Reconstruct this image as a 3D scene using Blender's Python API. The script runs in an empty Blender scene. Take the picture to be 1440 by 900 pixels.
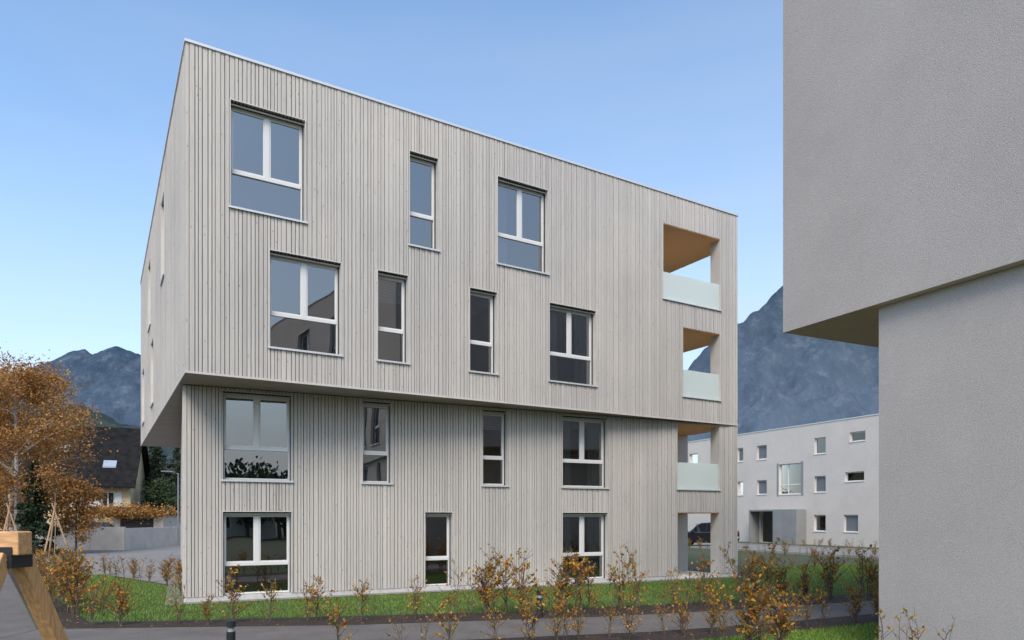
import bpy, bmesh, math, random
import numpy as np
from mathutils import Vector, noise, Matrix
from mathutils.geometry import tessellate_polygon
R=random.Random(7)
S=bpy.context.scene
col=S.collection
H=2.15
# ---------------------------------------------------------------- materials
def mat(name):
    m=bpy.data.materials.new(name); m.use_nodes=True
    nt=m.node_tree; b=nt.nodes['Principled BSDF']
    return m,nt,b
def simple(name,c,rough=.7,metal=0,var=0,scale=5,bump=0,bscale=60,mscale=(1,1,1),spec=None):
    m,nt,b=mat(name)
    b.inputs['Roughness'].default_value=rough; b.inputs['Metallic'].default_value=metal
    if spec is not None: b.inputs['Specular IOR Level'].default_value=spec
    b.inputs['Base Color'].default_value=(*c,1)
    tc=nt.nodes.new('ShaderNodeTexCoord'); mp=nt.nodes.new('ShaderNodeMapping')
    mp.inputs['Scale'].default_value=mscale
    nt.links.new(tc.outputs['Object'],mp.inputs[0])
    if var:
        n=nt.nodes.new('ShaderNodeTexNoise'); n.inputs['Scale'].default_value=scale; n.inputs['Detail'].default_value=5
        nt.links.new(mp.outputs[0],n.inputs[0])
        r=nt.nodes.new('ShaderNodeValToRGB'); r.color_ramp.elements[0].position=.3; r.color_ramp.elements[1].position=.7
        r.color_ramp.elements[0].color=(*[x*(1-var) for x in c],1); r.color_ramp.elements[1].color=(*[min(1,x*(1+var)) for x in c],1)
        nt.links.new(n.outputs[0],r.inputs[0]); nt.links.new(r.outputs[0],b.inputs['Base Color'])
    if bump:
        n2=nt.nodes.new('ShaderNodeTexNoise'); n2.inputs['Scale'].default_value=bscale; n2.inputs['Detail'].default_value=4
        nt.links.new(mp.outputs[0],n2.inputs[0])
        bp=nt.nodes.new('ShaderNodeBump'); bp.inputs['Strength'].default_value=bump; bp.inputs['Distance'].default_value=.01
        nt.links.new(n2.outputs[0],bp.inputs['Height']); nt.links.new(bp.outputs[0],b.inputs['Normal'])
    return m
def island(name,cols,rough=.7,noise_s=None,trans=0):
    """colour picked per separate piece"""
    m,nt,b=mat(name); b.inputs['Roughness'].default_value=rough
    g=nt.nodes.new('ShaderNodeNewGeometry'); r=nt.nodes.new('ShaderNodeValToRGB')
    cr=r.color_ramp
    while len(cr.elements)<len(cols): cr.elements.new(.5)
    for i,c in enumerate(cols):
        cr.elements[i].position=i/(len(cols)-1); cr.elements[i].color=(*c,1)
    nt.links.new(g.outputs['Random Per Island'],r.inputs[0])
    nt.links.new(r.outputs[0],b.inputs['Base Color'])
    if trans:
        t=nt.nodes.new('ShaderNodeBsdfTranslucent'); nt.links.new(r.outputs[0],t.inputs[0])
        mx=nt.nodes.new('ShaderNodeMixShader'); mx.inputs[0].default_value=trans
        nt.links.new(b.outputs[0],mx.inputs[1]); nt.links.new(t.outputs[0],mx.inputs[2])
        nt.links.new(mx.outputs[0],nt.nodes['Material Output'].inputs[0])
    return m
def wood_slat():
    m,nt,b=mat('weathered_slat_wood'); b.inputs['Roughness'].default_value=.75
    g=nt.nodes.new('ShaderNodeNewGeometry'); r=nt.nodes.new('ShaderNodeValToRGB'); cr=r.color_ramp
    cols=[(.53,.487,.438),(.62,.575,.52),(.575,.53,.48),(.65,.60,.545),(.595,.55,.50)]
    while len(cr.elements)<5: cr.elements.new(.5)
    for i,c in enumerate(cols):
        cr.elements[i].position=i/4; cr.elements[i].color=(*c,1)
    nt.links.new(g.outputs['Random Per Island'],r.inputs[0])
    tc=nt.nodes.new('ShaderNodeTexCoord'); mp=nt.nodes.new('ShaderNodeMapping'); mp.inputs['Scale'].default_value=(35,35,1.6)
    nt.links.new(tc.outputs['Object'],mp.inputs[0])
    n=nt.nodes.new('ShaderNodeTexNoise'); n.inputs['Scale'].default_value=1.5; n.inputs['Detail'].default_value=5; n.inputs['Roughness'].default_value=.7
    nt.links.new(mp.outputs[0],n.inputs[0])
    r2=nt.nodes.new('ShaderNodeValToRGB'); r2.color_ramp.elements[0].position=.3; r2.color_ramp.elements[1].position=.7
    r2.color_ramp.elements[0].color=(.83,.82,.81,1); r2.color_ramp.elements[1].color=(1.06,1.06,1.06,1)
    nt.links.new(n.outputs[0],r2.inputs[0])
    mu=nt.nodes.new('ShaderNodeMixRGB'); mu.blend_type='MULTIPLY'; mu.inputs[0].default_value=1
    nt.links.new(r.outputs[0],mu.inputs[1]); nt.links.new(r2.outputs[0],mu.inputs[2])
    mp2=nt.nodes.new('ShaderNodeMapping'); mp2.inputs['Scale'].default_value=(9,9,3.2)
    nt.links.new(tc.outputs['Object'],mp2.inputs[0])
    v=nt.nodes.new('ShaderNodeTexVoronoi'); v.inputs['Scale'].default_value=1
    nt.links.new(mp2.outputs[0],v.inputs[0])
    r3=nt.nodes.new('ShaderNodeValToRGB'); r3.color_ramp.elements[0].position=.06; r3.color_ramp.elements[1].position=.13
    r3.color_ramp.elements[0].color=(.60,.54,.48,1); r3.color_ramp.elements[1].color=(1,1,1,1)
    nt.links.new(v.outputs['Distance'],r3.inputs[0])
    m2=nt.nodes.new('ShaderNodeMixRGB'); m2.blend_type='MULTIPLY'; m2.inputs[0].default_value=1
    nt.links.new(mu.outputs[0],m2.inputs[1]); nt.links.new(r3.outputs[0],m2.inputs[2])
    n4=nt.nodes.new('ShaderNodeTexNoise'); n4.inputs['Scale'].default_value=.35; n4.inputs['Detail'].default_value=2
    nt.links.new(tc.outputs['Object'],n4.inputs[0])
    r4=nt.nodes.new('ShaderNodeValToRGB'); r4.color_ramp.elements[0].position=.3; r4.color_ramp.elements[1].position=.7
    r4.color_ramp.elements[0].color=(.90,.90,.91,1); r4.color_ramp.elements[1].color=(1.04,1.03,1.01,1)
    nt.links.new(n4.outputs[0],r4.inputs[0])
    m3=nt.nodes.new('ShaderNodeMixRGB'); m3.blend_type='MULTIPLY'; m3.inputs[0].default_value=1
    nt.links.new(m2.outputs[0],m3.inputs[1]); nt.links.new(r4.outputs[0],m3.inputs[2])
    nt.links.new(m3.outputs[0],b.inputs['Base Color'])
    bp=nt.nodes.new('ShaderNodeBump'); bp.inputs['Strength'].default_value=.35; bp.inputs['Distance'].default_value=.004
    nt.links.new(n.outputs[0],bp.inputs['Height']); nt.links.new(bp.outputs[0],b.inputs['Normal'])
    return m
M_slat=wood_slat()
M_back=simple('dark_wall_membrane',(.07,.062,.055),.9)
M_trim=simple('grey_reveal_board',(.60,.555,.505),.6,var=.06,scale=3)
M_cap=simple('metal_coping',(.70,.68,.66),.4,.3)
M_dark=simple('dark_metal',(.03,.03,.033),.5,.3)
M_frame=simple('window_frame_paint',(.74,.72,.69),.4)
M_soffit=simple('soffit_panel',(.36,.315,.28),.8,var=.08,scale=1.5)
M_orange=simple('larch_ceiling',(.95,.46,.17),.6,var=.16,scale=3,mscale=(3,18,3))
M_logfloor=simple('loggia_floor_paving',(.74,.68,.60),.8,var=.06)
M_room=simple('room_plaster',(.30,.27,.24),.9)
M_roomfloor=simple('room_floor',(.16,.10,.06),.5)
M_curtain=simple('curtain_cloth',(.45,.44,.43),.9)
M_concrete=simple('plinth_concrete',(.57,.55,.52),.85,var=.12,scale=6)
def glass(name,tint,refl,base=.12):
    m=bpy.data.materials.new(name); m.use_nodes=True; nt=m.node_tree
    for n in list(nt.nodes):
        if n.type!='OUTPUT_MATERIAL': nt.nodes.remove(n)
    out=[n for n in nt.nodes if n.type=='OUTPUT_MATERIAL'][0]
    t=nt.nodes.new('ShaderNodeBsdfTransparent'); t.inputs[0].default_value=(*tint,1)
    g=nt.nodes.new('ShaderNodeBsdfGlossy'); g.inputs['Roughness'].default_value=0.0; g.inputs['Color'].default_value=(.96,.95,.93,1)
    tc=nt.nodes.new('ShaderNodeTexCoord'); n=nt.nodes.new('ShaderNodeTexNoise'); n.inputs['Scale'].default_value=.8; n.inputs['Detail'].default_value=1
    nt.links.new(tc.outputs['Object'],n.inputs[0])
    bp=nt.nodes.new('ShaderNodeBump'); bp.inputs['Strength'].default_value=.04; bp.inputs['Distance'].default_value=.1
    nt.links.new(n.outputs[0],bp.inputs['Height']); nt.links.new(bp.outputs[0],g.inputs['Normal'])
    f=nt.nodes.new('ShaderNodeFresnel'); f.inputs[0].default_value=refl
    ma=nt.nodes.new('ShaderNodeMath'); ma.operation='ADD'; ma.inputs[1].default_value=base; ma.use_clamp=True
    nt.links.new(f.outputs[0],ma.inputs[0])
    mx=nt.nodes.new('ShaderNodeMixShader'); nt.links.new(ma.outputs[0],mx.inputs[0])
    nt.links.new(t.outputs[0],mx.inputs[1]); nt.links.new(g.outputs[0],mx.inputs[2]); nt.links.new(mx.outputs[0],out.inputs[0])
    return m
M_glass=glass('window_glass',(.55,.58,.58),1.6,.22)
M_glass2=glass('plain_window_glass',(.4,.42,.42),1.45,.03)
m,nt,b=mat('frosted_glass'); M_frost=m
b.inputs['Base Color'].default_value=(.86,.93,.88,1); b.inputs['Roughness'].default_value=.15
_t=nt.nodes.new('ShaderNodeBsdfTranslucent'); _t.inputs[0].default_value=(.95,.99,.96,1)
_m=nt.nodes.new('ShaderNodeMixShader'); _m.inputs[0].default_value=.35
nt.links.new(b.outputs[0],_m.inputs[1]); nt.links.new(_t.outputs[0],_m.inputs[2])
_p=nt.nodes.new('ShaderNodeBsdfTransparent'); _q=nt.nodes.new('ShaderNodeMixShader'); _q.inputs[0].default_value=.18
nt.links.new(_m.outputs[0],_q.inputs[1]); nt.links.new(_p.outputs[0],_q.inputs[2]); nt.links.new(_q.outputs[0],nt.nodes['Material Output'].inputs[0])
def stucco(name,c):
    m,nt,b=mat(name); b.inputs['Roughness'].default_value=.92
    tc=nt.nodes.new('ShaderNodeTexCoord')
    n=nt.nodes.new('ShaderNodeTexNoise'); n.inputs['Scale'].default_value=.6; n.inputs['Detail'].default_value=6; n.inputs['Roughness'].default_value=.65
    nt.links.new(tc.outputs['Object'],n.inputs[0])
    n2=nt.nodes.new('ShaderNodeTexNoise'); n2.inputs['Scale'].default_value=75; n2.inputs['Detail'].default_value=4
    nt.links.new(tc.outputs['Object'],n2.inputs[0])
    r=nt.nodes.new('ShaderNodeValToRGB'); r.color_ramp.elements[0].position=.3; r.color_ramp.elements[1].position=.7
    r.color_ramp.elements[0].color=(*[x*.93 for x in c],1); r.color_ramp.elements[1].color=(*[x*1.05 for x in c],1)
    nt.links.new(n.outputs[0],r.inputs[0])
    r2=nt.nodes.new('ShaderNodeValToRGB'); r2.color_ramp.elements[0].position=.3; r2.color_ramp.elements[1].position=.7
    r2.color_ramp.elements[0].color=(.78,.78,.78,1); r2.color_ramp.elements[1].color=(1.14,1.14,1.14,1)
    nt.links.new(n2.outputs[0],r2.inputs[0])
    mu=nt.nodes.new('ShaderNodeMixRGB'); mu.blend_type='MULTIPLY'; mu.inputs[0].default_value=1
    nt.links.new(r.outputs[0],mu.inputs[1]); nt.links.new(r2.outputs[0],mu.inputs[2]); nt.links.new(mu.outputs[0],b.inputs['Base Color'])
    bp=nt.nodes.new('ShaderNodeBump'); bp.inputs['Strength'].default_value=.8; bp.inputs['Distance'].default_value=.007
    nt.links.new(n2.outputs[0],bp.inputs['Height']); nt.links.new(bp.outputs[0],b.inputs['Normal'])
    return m
M_stuccoA=stucco('grey_stucco',(.46,.405,.37))
M_white=stucco('pale_stucco',(.65,.585,.52))
M_yellow=stucco('cream_stucco',(.72,.57,.33))
# ---------------------------------------------------------------- builders
class Fr:
    def __init__(s,O,u,n): s.O=Vector((O[0],O[1],0)); s.u=Vector((u[0],u[1],0)).normalized(); s.n=Vector((n[0],n[1],0)).normalized()
    def p(s,a,k,z):
        v=s.O+s.u*a+s.n*k; return (v.x,v.y,z)
class MB:
    def __init__(s): s.v=[]; s.f=[]; s.mi=[]
    def box(s,F,a0,a1,k0,k1,z0,z1,mi=0):
        i=len(s.v)
        for z in (z0,z1):
            for a,k in ((a0,k0),(a1,k0),(a1,k1),(a0,k1)): s.v.append(F.p(a,k,z))
        for f in ((0,1,2,3),(4,5,6,7),(0,1,5,4),(1,2,6,5),(2,3,7,6),(3,0,4,7)): s.f.append(tuple(i+j for j in f)); s.mi.append(mi)
    def face(s,pts,mi=0):
        i=len(s.v); s.v+= [tuple(p) for p in pts]; s.f.append(tuple(range(i,i+len(pts)))); s.mi.append(mi)
    def tube(s,pts,rads,n=6,mi=0):
        i=len(s.v); pts=[Vector(p) for p in pts]
        for j,p in enumerate(pts):
            d=(pts[min(j+1,len(pts)-1)]-pts[max(j-1,0)]).normalized()
            a=d.orthogonal().normalized(); c=d.cross(a)
            for q in range(n):
                t=2*math.pi*q/n; s.v.append(tuple(p+(a*math.cos(t)+c*math.sin(t))*rads[j]))
        for j in range(len(pts)-1):
            for q in range(n):
                s.f.append((i+j*n+q,i+j*n+(q+1)%n,i+(j+1)*n+(q+1)%n,i+(j+1)*n+q)); s.mi.append(mi)
        s.f.append(tuple(i+q for q in range(n))); s.mi.append(mi)
        s.f.append(tuple(i+(len(pts)-1)*n+q for q in range(n))); s.mi.append(mi)
    def beam(s,p0,p1,w,h,mi=0,up=(0,0,1)):
        p0=Vector(p0);p1=Vector(p1);d=(p1-p0).normalized(); a=d.cross(Vector(up)).normalized(); b=a.cross(d)
        i=len(s.v)
        for p in (p0,p1):
            for x,y in ((-1,-1),(1,-1),(1,1),(-1,1)): s.v.append(tuple(p+a*x*w/2+b*y*h/2))
        for f in ((0,1,2,3),(4,5,6,7),(0,1,5,4),(1,2,6,5),(2,3,7,6),(3,0,4,7)): s.f.append(tuple(i+j for j in f)); s.mi.append(mi)
    def mesh(s,name,mats,recalc=True):
        me=bpy.data.meshes.new(name); me.from_pydata(s.v,[],s.f)
        for m in (mats if isinstance(mats,(list,tuple)) else [mats]): me.materials.append(m)
        me.polygons.foreach_set('material_index',s.mi)
        if recalc:
            bm=bmesh.new(); bm.from_mesh(me); bmesh.ops.recalc_face_normals(bm,faces=bm.faces); bm.to_mesh(me); bm.free()
        me.update(); return me
    def obj(s,name,mats,parent=None,recalc=True,bevel=0):
        o=bpy.data.objects.new(name,s.mesh(name,mats,recalc)); col.objects.link(o)
        if parent: o.parent=parent
        if bevel:
            b=o.modifiers.new('b','BEVEL'); b.width=bevel; b.segments=2; b.limit_method='ANGLE'
        return o
def empty(name):
    e=bpy.data.objects.new(name,None); col.objects.link(e); return e
def split(z0,z1,cuts):
    out=[]; z=z0
    for a,b in sorted(cuts):
        if a>z: out.append((z,min(a,z1)))
        z=max(z,b)
    if z<z1: out.append((z,z1))
    return out
def slats(mb,F,L,z0,z1,ops,rnd,s_start=0):
    s=s_start; edges=sorted({e for o in ops for e in (o[0],o[1])})
    i=0
    while s<L-.02:
        w=rnd.choice([.055,.065,.075,.085,.105]); t=[-.002,.008][i%2] if rnd.random()<.8 else .004
        a,b=s,min(s+w,L); s+=w+rnd.choice([.013,.016,.019]); i+=1
        if L-b<.03: b=L
        pieces=[a]+[e for e in edges if a+.002<e<b-.002]+[b]
        for p,q in zip(pieces,pieces[1:]):
            mid=(p+q)/2
            cuts=[(o[2],o[3]) for o in ops if o[0]<mid<o[1]]
            for c,d in split(z0,z1,cuts):
                mb.box(F,p,q,-.03,t,c+rnd.uniform(0,.004),d-.001)
def backing(mb,F,L,z0,z1,ops,k0=-.3,k1=-.031,s0=0):
    edges=sorted({s0,L}|{e for o in ops for e in (o[0],o[1])})
    for p,q in zip(edges,edges[1:]):
        mid=(p+q)/2; cuts=[(o[2],o[3]) for o in ops if o[0]<mid<o[1]]
        for c,d in split(z0,z1,cuts): mb.box(F,p,q,k0,k1,c,d)
class B:
    def __init__(s):
        for k in ('slat','back','trim','frame','dark','glass','room','rfloor','curt','sill'): setattr(s,k,MB())
def window(b,F,s0,s1,z0,z1,double,rnd,curt=0,dep=.2,blind=0,sill=True):
    t=.022
    for a in ((s0,s0+t,z0,z1),(s1-t,s1,z0,z1)): b.trim.box(F,a[0],a[1],-.31,.016,a[2],a[3])
    b.trim.box(F,s0+t,s1-t,-.31,.016,z1-t,z1)
    a0,a1=s0+t+.001,s1-t-.001; zt=z1-t-.001
    b.dark.box(F,a0,a1,-.16,-.1,zt-.035,zt)
    x=a0+.01
    while x<a1-.03:
        b.dark.box(F,x,x+.045,-.099,-.03,zt-.03,zt); x+=.085
    b.trim.box(F,a0,a1,-.098,-.085,zt-.07,zt-.0305)
    b.dark.box(F,a0,a0+.02,-dep+.01,-dep+.05,z0,zt-.04); b.dark.box(F,a1-.02,a1,-dep+.01,-dep+.05,z0,zt-.04)
    zt-=.04
    fw=.055; k0,k1=-dep-.05,-dep
    tz=z0+(z1-z0)*.345
    z0f=z0+.01
    b.frame.box(F,a0,a0+fw,k0,k1,z0f,zt); b.frame.box(F,a1-fw,a1,k0,k1,z0f,zt)
    b.frame.box(F,a0+fw,a1-fw,k0,k1,zt-fw,zt); b.frame.box(F,a0+fw,a1-fw,k0,k1,z0f,z0f+fw*.8)
    b.frame.box(F,a0+fw,a1-fw,k0,k1+.012,tz,tz+.085)
    m=(a0+a1)/2
    lights=[(a0+fw,a1-fw,z0f+fw*.8,tz)]
    if double:
        b.frame.box(F,m-.055,m+.055,k0,k1+.008,tz+.085,zt-fw)
        ups=[(a0+fw,m-.055),(m+.055,a1-fw)]
    else: ups=[(a0+fw,a1-fw)]
    for p,q in ups:
        w=.035; zz0,zz1=tz+.085,zt-fw
        b.frame.box(F,p,p+w,k0+.01,k1-.008,zz0,zz1); b.frame.box(F,q-w,q,k0+.01,k1-.008,zz0,zz1)
        b.frame.box(F,p+w,q-w,k0+.01,k1-.008,zz0,zz0+w); b.frame.box(F,p+w,q-w,k0+.01,k1-.008,zz1-w,zz1)
        lights.append((p+w,q-w,zz0+w,zz1-w))
    for (p,q,c,d) in lights:
        e=[rnd.uniform(-.003,.003) for _ in range(2)]
        b.glass.face([F.p(p,k1-.03+e[0],c),F.p(q,k1-.03+e[1],c),F.p(q,k1-.03+e[1]+e[0],d),F.p(p,k1-.03+e[0]*2,d)])
    if sill:
        b.sill.box(F,s0-.03,s1+.03,-dep+.001,.05,z0-.028,z0-.002)
        b.sill.box(F,s0-.03,s1+.03,.045,.0515,z0-.05,z0-.0285)
    D=-4.2; r0,r1=s0-.7,s1+.7; zf,zc=z0-.04,z1+.12
    Kb=-.302
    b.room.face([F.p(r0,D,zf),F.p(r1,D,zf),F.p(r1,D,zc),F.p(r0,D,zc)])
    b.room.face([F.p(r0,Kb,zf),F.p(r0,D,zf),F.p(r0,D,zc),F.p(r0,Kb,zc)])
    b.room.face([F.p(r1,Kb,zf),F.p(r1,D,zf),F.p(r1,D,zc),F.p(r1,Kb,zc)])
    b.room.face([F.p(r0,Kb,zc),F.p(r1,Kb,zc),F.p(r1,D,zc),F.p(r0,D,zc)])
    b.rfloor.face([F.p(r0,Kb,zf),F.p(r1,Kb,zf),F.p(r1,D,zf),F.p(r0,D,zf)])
    if blind:
        zb=z1-blind*(z1-z0); z=z1-.05
        while z>zb:
            b.curt.box(F,a0+.05,a1-.05,-.36,-.355,z-.07,z-.005); z-=.075
    if curt:
        for side in ((0,1) if curt==2 else (0,)):
            n=14; wd=(s1-s0)*.3
            st=s0+.02 if side==0 else s1-.02-wd
            for i in range(n):
                x0=st+wd*i/n; x1=st+wd*(i+1)/n
                ka=-.40+.03*math.sin(i*1.9); kb=-.40+.03*math.sin((i+1)*1.9)
                b.curt.face([F.p(x0,ka,z0+.03),F.p(x1,kb,z0+.03),F.p(x1,kb,z1),F.p(x0,ka,z1)])
# ---------------------------------------------------------------- main building
u1=(.860,.5106); v1=(-.5106,.860); n1=(.5106,-.860)
u2=(.9023,.4313); v2=(-.4313,.9023); n2=(.4313,-.9023)
P0=(-7.46,15.95); L1=18.15; D1=19.3
Q0=(-8.21,17.4); L2=18.13; D2=17.0
ZB=3.317+H; ZT=10.93+H
FF=Fr(P0,u1,n1)
FL=Fr(P0,v1,(-u1[0],-u1[1]))
P1=(P0[0]+u1[0]*L1,P0[1]+u1[1]*L1)
FRt=Fr(P1,v1,u1)
PB=(P0[0]+v1[0]*D1,P0[1]+v1[1]*D1); FB=Fr(PB,u1,v1)
G=Fr(Q0,u2,n2); GL=Fr(Q0,v2,(-u2[0],-u2[1]))
Q1=(Q0[0]+u2[0]*L2,Q0[1]+u2[1]*L2); GR=Fr(Q1,v2,u2)
QB=(Q0[0]+v2[0]*D2,Q0[1]+v2[1]*D2); GB=Fr(QB,u2,v2)
main=empty('wood_clad_apartment_building')
b=B(); rn=random.Random(3)
z3a,z3b=7.33+H,9.86+H; z2a,z2b=4.13+H,6.49+H
z1a,z1b=.96+H,3.24+H; z0a,z0b=.13,.155+H
W_up=[(.94,2.72,z3a,z3b,1),(5.455,6.33,z3a,z3b,0),(8.17,9.95,z3a,z3b,1),
      (1.83,3.62,z2a,z2b,1),(4.56,5.45,z2a,z2b,0),(7.27,8.19,z2a,z2b,0),(9.97,11.76,z2a,z2b,1)]
LG_up=[(14.55,17.28,z3a-.02,z3b),(15.455,17.28,z2a,z2b)]
W_lo=[(.9,2.63,z1a,z1b,1),(4.49,5.34,z1a,z1b,0),(8.11,8.96,z1a,z1b,0),(10.85,12.58,z1a,z1b,1),
      (.9,2.63,z0a,z0b,1),(6.3,7.18,z0a,z0b,0),(10.85,12.58,z0a,z0b,1)]
LG_lo=[(15.4,17.3,z1a,z1b),(15.4,17.3,.0,z0b)]
W_left=[(5.9,7.1,z3a,z3b,0),(12.2,13.6,z3a,z3b,0),(10.6,12.0,z2a,z2b,0),(16.4,18.0,z2a,z2b,0)]
cur=[0,0,1,0,0,0,2,0,0,0,2,0,0,2]
bl=[0,0,0,0,.3,.0,0,0,.0,.25,0,0,0,0]
ops=[w[:4] for w in W_up]+LG_up
ztop=ZT-.06
slats(b.slat,FF,L1,ZB+.03,ztop,ops,rn); backing(b.back,FF,L1-.301,ZB+.03,ztop,ops,s0=.301)
b.back.box(FF,L1-.3005,L1-.04,-.43,-.031,ZB+.03,ztop)
lops=[w[:4] for w in W_left]
slats(b.slat,FL,D1,ZB+.03,ztop,lops,rn,.045); backing(b.back,FL,D1,ZB+.03,ztop,lops,s0=.035)
rops=[(.44,4.2,z3a-.02,z3b),(.44,4.2,z2a,z2b)]
slats(b.slat,FRt,D1,ZB+.03,ztop,rops,rn,.05); backing(b.back,FRt,D1,ZB+.03,ztop,rops,s0=.431)
slats(b.slat,FB,L1,ZB+.03,ztop,[],rn); backing(b.back,FB,L1-.31,ZB+.03,ztop,[],s0=.31)
for i,w in enumerate(W_up): window(b,FF,*w,rn,curt=cur[i],blind=bl[i])
for i,w in enumerate(W_left): window(b,FL,*w,rn)
zt2=ZB-.02
ops=[w[:4] for w in W_lo]+LG_lo
slats(b.slat,G,L2,.13,zt2,ops,rn); backing(b.back,G,L2-.301,.13,zt2,ops,s0=.301)
b.back.box(G,L2-.3005,L2-.04,-.43,-.031,.13,zt2)
slats(b.slat,GL,D2,.13,zt2,[],rn,.045); backing(b.back,GL,D2,.13,zt2,[],s0=.035)
rops2=[(.44,2.75,z1a,z1b),(.44,2.75,0,z0b)]
slats(b.slat,GR,D2,.13,zt2,rops2,rn,.05); backing(b.back,GR,D2,.13,zt2,rops2,s0=.431)
slats(b.slat,GB,L2,.13,zt2,[],rn); backing(b.back,GB,L2-.31,.13,zt2,[],s0=.31)
for i,w in enumerate(W_lo): window(b,G,*w,rn,curt=cur[i+7],blind=bl[i+7],sill=(i<4))
b.slat.obj('slat_cladding',M_slat,main); b.back.obj('wall_core',M_back,main)
b.trim.obj('window_reveals',M_trim,main); b.frame.obj('window_frames',M_frame,main,bevel=.004)
b.dark.obj('blind_slots',M_dark,main); b.glass.obj('window_panes',M_glass,main,recalc=False)
b.room.obj('room_walls',M_room,main,recalc=False); b.rfloor.obj('room_floors',M_roomfloor,main,recalc=False)
b.curt.obj('curtains',M_curtain,main,recalc=False); b.sill.obj('window_sills',M_cap,main)
c=MB()
c.box(FF,-.03,L1+.03,-.35,.035,ZT-.06,ZT); c.box(FL,.36,D1-.36,-.35,.035,ZT-.061,ZT-.001)
c.box(FRt,.36,D1-.36,-.35,.035,ZT-.061,ZT-.001); c.box(FB,-.03,L1+.03,-.35,.035,ZT-.06,ZT)
c.obj('roof_coping',M_cap,main)
c=MB(); c.box(FF,.3,L1-.3,-D1+.3,-.3,ZT-.45,ZT-.35); c.obj('flat_roof',M_concrete,main)
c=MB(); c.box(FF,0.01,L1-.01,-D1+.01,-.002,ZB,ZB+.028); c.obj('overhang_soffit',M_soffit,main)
c=MB(); c.box(FF,-.015,L1+.015,-.001,.018,ZB-.02,ZB+.029); c.box(FL,.0,D1,-.001,.018,ZB-.02,ZB+.0285)
c.obj('drip_trim',M_trim,main)
c=MB(); c.box(G,.31,L2-.31,-D2+.31,-.31,ZB-.06,ZB-.03); c.box(G,0,15.38,-.3,-.012,0,.128); c.box(G,17.31,L2,-.4,-.012,0,.128)
c.box(GL,.31,D2,-.3,-.012,0,.128); c.obj('plinth',M_concrete,main)
def loggia(F,Rf,L,s0,s1,z0,z1,dep,floor=True,name='loggia'):
    o=MB(); e=L-.05
    y=-.02
    while y>-dep+.04:
        o.box(F,s0-.0,e,max(y-.118,-dep+.04),y,z1-.022,z1+.03,0); y-=.122
    o.box(F,s0-.3,s0-.001,-dep,-.32,z0,z1-.03,1)
    o.box(F,s0-.3,L-.004,-dep+.004,-dep+.035,z0,z1-.023,1)
    if floor: o.box(F,s0,e,-dep,-.035,z0-.16,z0-.03,2)
    o.box(F,s1-.012,s1+.010,-.455,.0145,z0,z1-.001,1); o.box(F,s1+.011,L-.01,-.455,-.436,z0,z1-.001,1)
    o.box(F,s0-.01,s0+.012,-.32,.0145,z0,z1-.001,1)
    if floor:
        o.box(F,s0-.03,s1+.03,-.05,.05,z0-.03,z0-.004,4)
        o.box(F,s0+.02,s1-.02,-.075,-.055,z0-.0,z0+.93,3)
        o.box(Rf,.47,dep-.05,-.075,-.055,z0-.0,z0+.93,3)
    o.obj(name,[M_orange,M_trim,M_logfloor,M_frost,M_cap],main)
loggia(FF,FRt,L1,14.55,17.28,z3a,z3b,4.2,name='upper_loggia')
loggia(FF,FRt,L1,15.455,17.28,z2a,z2b,4.2,name='middle_loggia')
loggia(G,GR,L2,15.4,17.3,z1a,z1b,2.75,name='lower_loggia')
loggia(G,GR,L2,15.4,17.3,.02,z0b,2.75,False,name='ground_passage')
c=MB(); c.box(G,15.4,18.1,-2.7,-.02,.0,.03); c.obj('passage_paving',M_logfloor,main)
# ---------------------------------------------------------------- neighbour building (right)
nb=empty('stucco_apartment_building')
C0=(4.88,12.56); K0=(5.80,11.03)
FA=Fr(C0,(-v2[0],-v2[1]),(-u2[0],-u2[1]))
nu=[(5.6,7.4,z3a,z3b,1),(10.2,12.0,z3a,z3b,1),(15,16.8,z3a,z3b,1),(7.4,9.2,z2a,z2b,1),(10.2,11.1,z2a,z2b,0),(12.2,14.0,z2a,z2b,1)]
c=MB(); backing(c,FA,19,ZB,ZT+.3,[w_[:4] for w_ in nu],k0=-.35,k1=0); c.box(FA,0,5,-14,-.351,ZB,ZT+.3); c.box(FA,5,19,-14,-5,ZB,ZT+.3); c.box(FA,5,19,-5,-.351,ZT,ZT+.29); c.box(FA,5,19,-5,-.351,ZB,ZB+.3)
c.obj('upper_volume',M_stuccoA,nb)
FK=Fr(K0,(-v2[0],-v2[1]),(-u2[0],-u2[1]))
nw=[(3.3,5.1,z1a,z1b-.1,1),(6.6,7.5,z1a,z1b-.1,0),(9.5,11.3,z1a,z1b-.1,1),(3.3,5.1,.15,z0b,1),(7.2,8.1,.15,z0b,0),(10.5,12.3,.15,z0b,1)]
c=MB(); backing(c,FK,15.2,0,ZB-.002,[w_[:4] for w_ in nw],k0=-.35,k1=0); c.box(FK,0,2.0,-11.8,-.351,0,ZB-.003); c.box(FK,2.0,15.2,-11.8,-5,0,ZB-.003)
c.obj('lower_volume',M_stuccoA,nb)
b2=B()
for w_ in nw: window(b2,FK,*w_,rn)
for w_ in nu: window(b2,FA,*w_,rn)
for k_,mm in (('trim',M_trim),('frame',M_frame),('dark',M_dark),('glass',M_glass),('room',M_room),('rfloor',M_roomfloor),('sill',M_cap)):
    getattr(b2,k_).obj('window_'+k_,mm,nb,recalc=False)
c=MB(); c.box(FA,-.04,19.04,-14.04,.04,ZT+.301,ZT+.36); c.obj('roof_coping',M_cap,nb)
c=MB(); c.box(FA,.02,18.98,-13.98,-.02,ZB-.0018,ZB-.0006); c.obj('soffit',simple('soffit_beige',(.58,.47,.35),.9,var=.05),nb)
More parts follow.
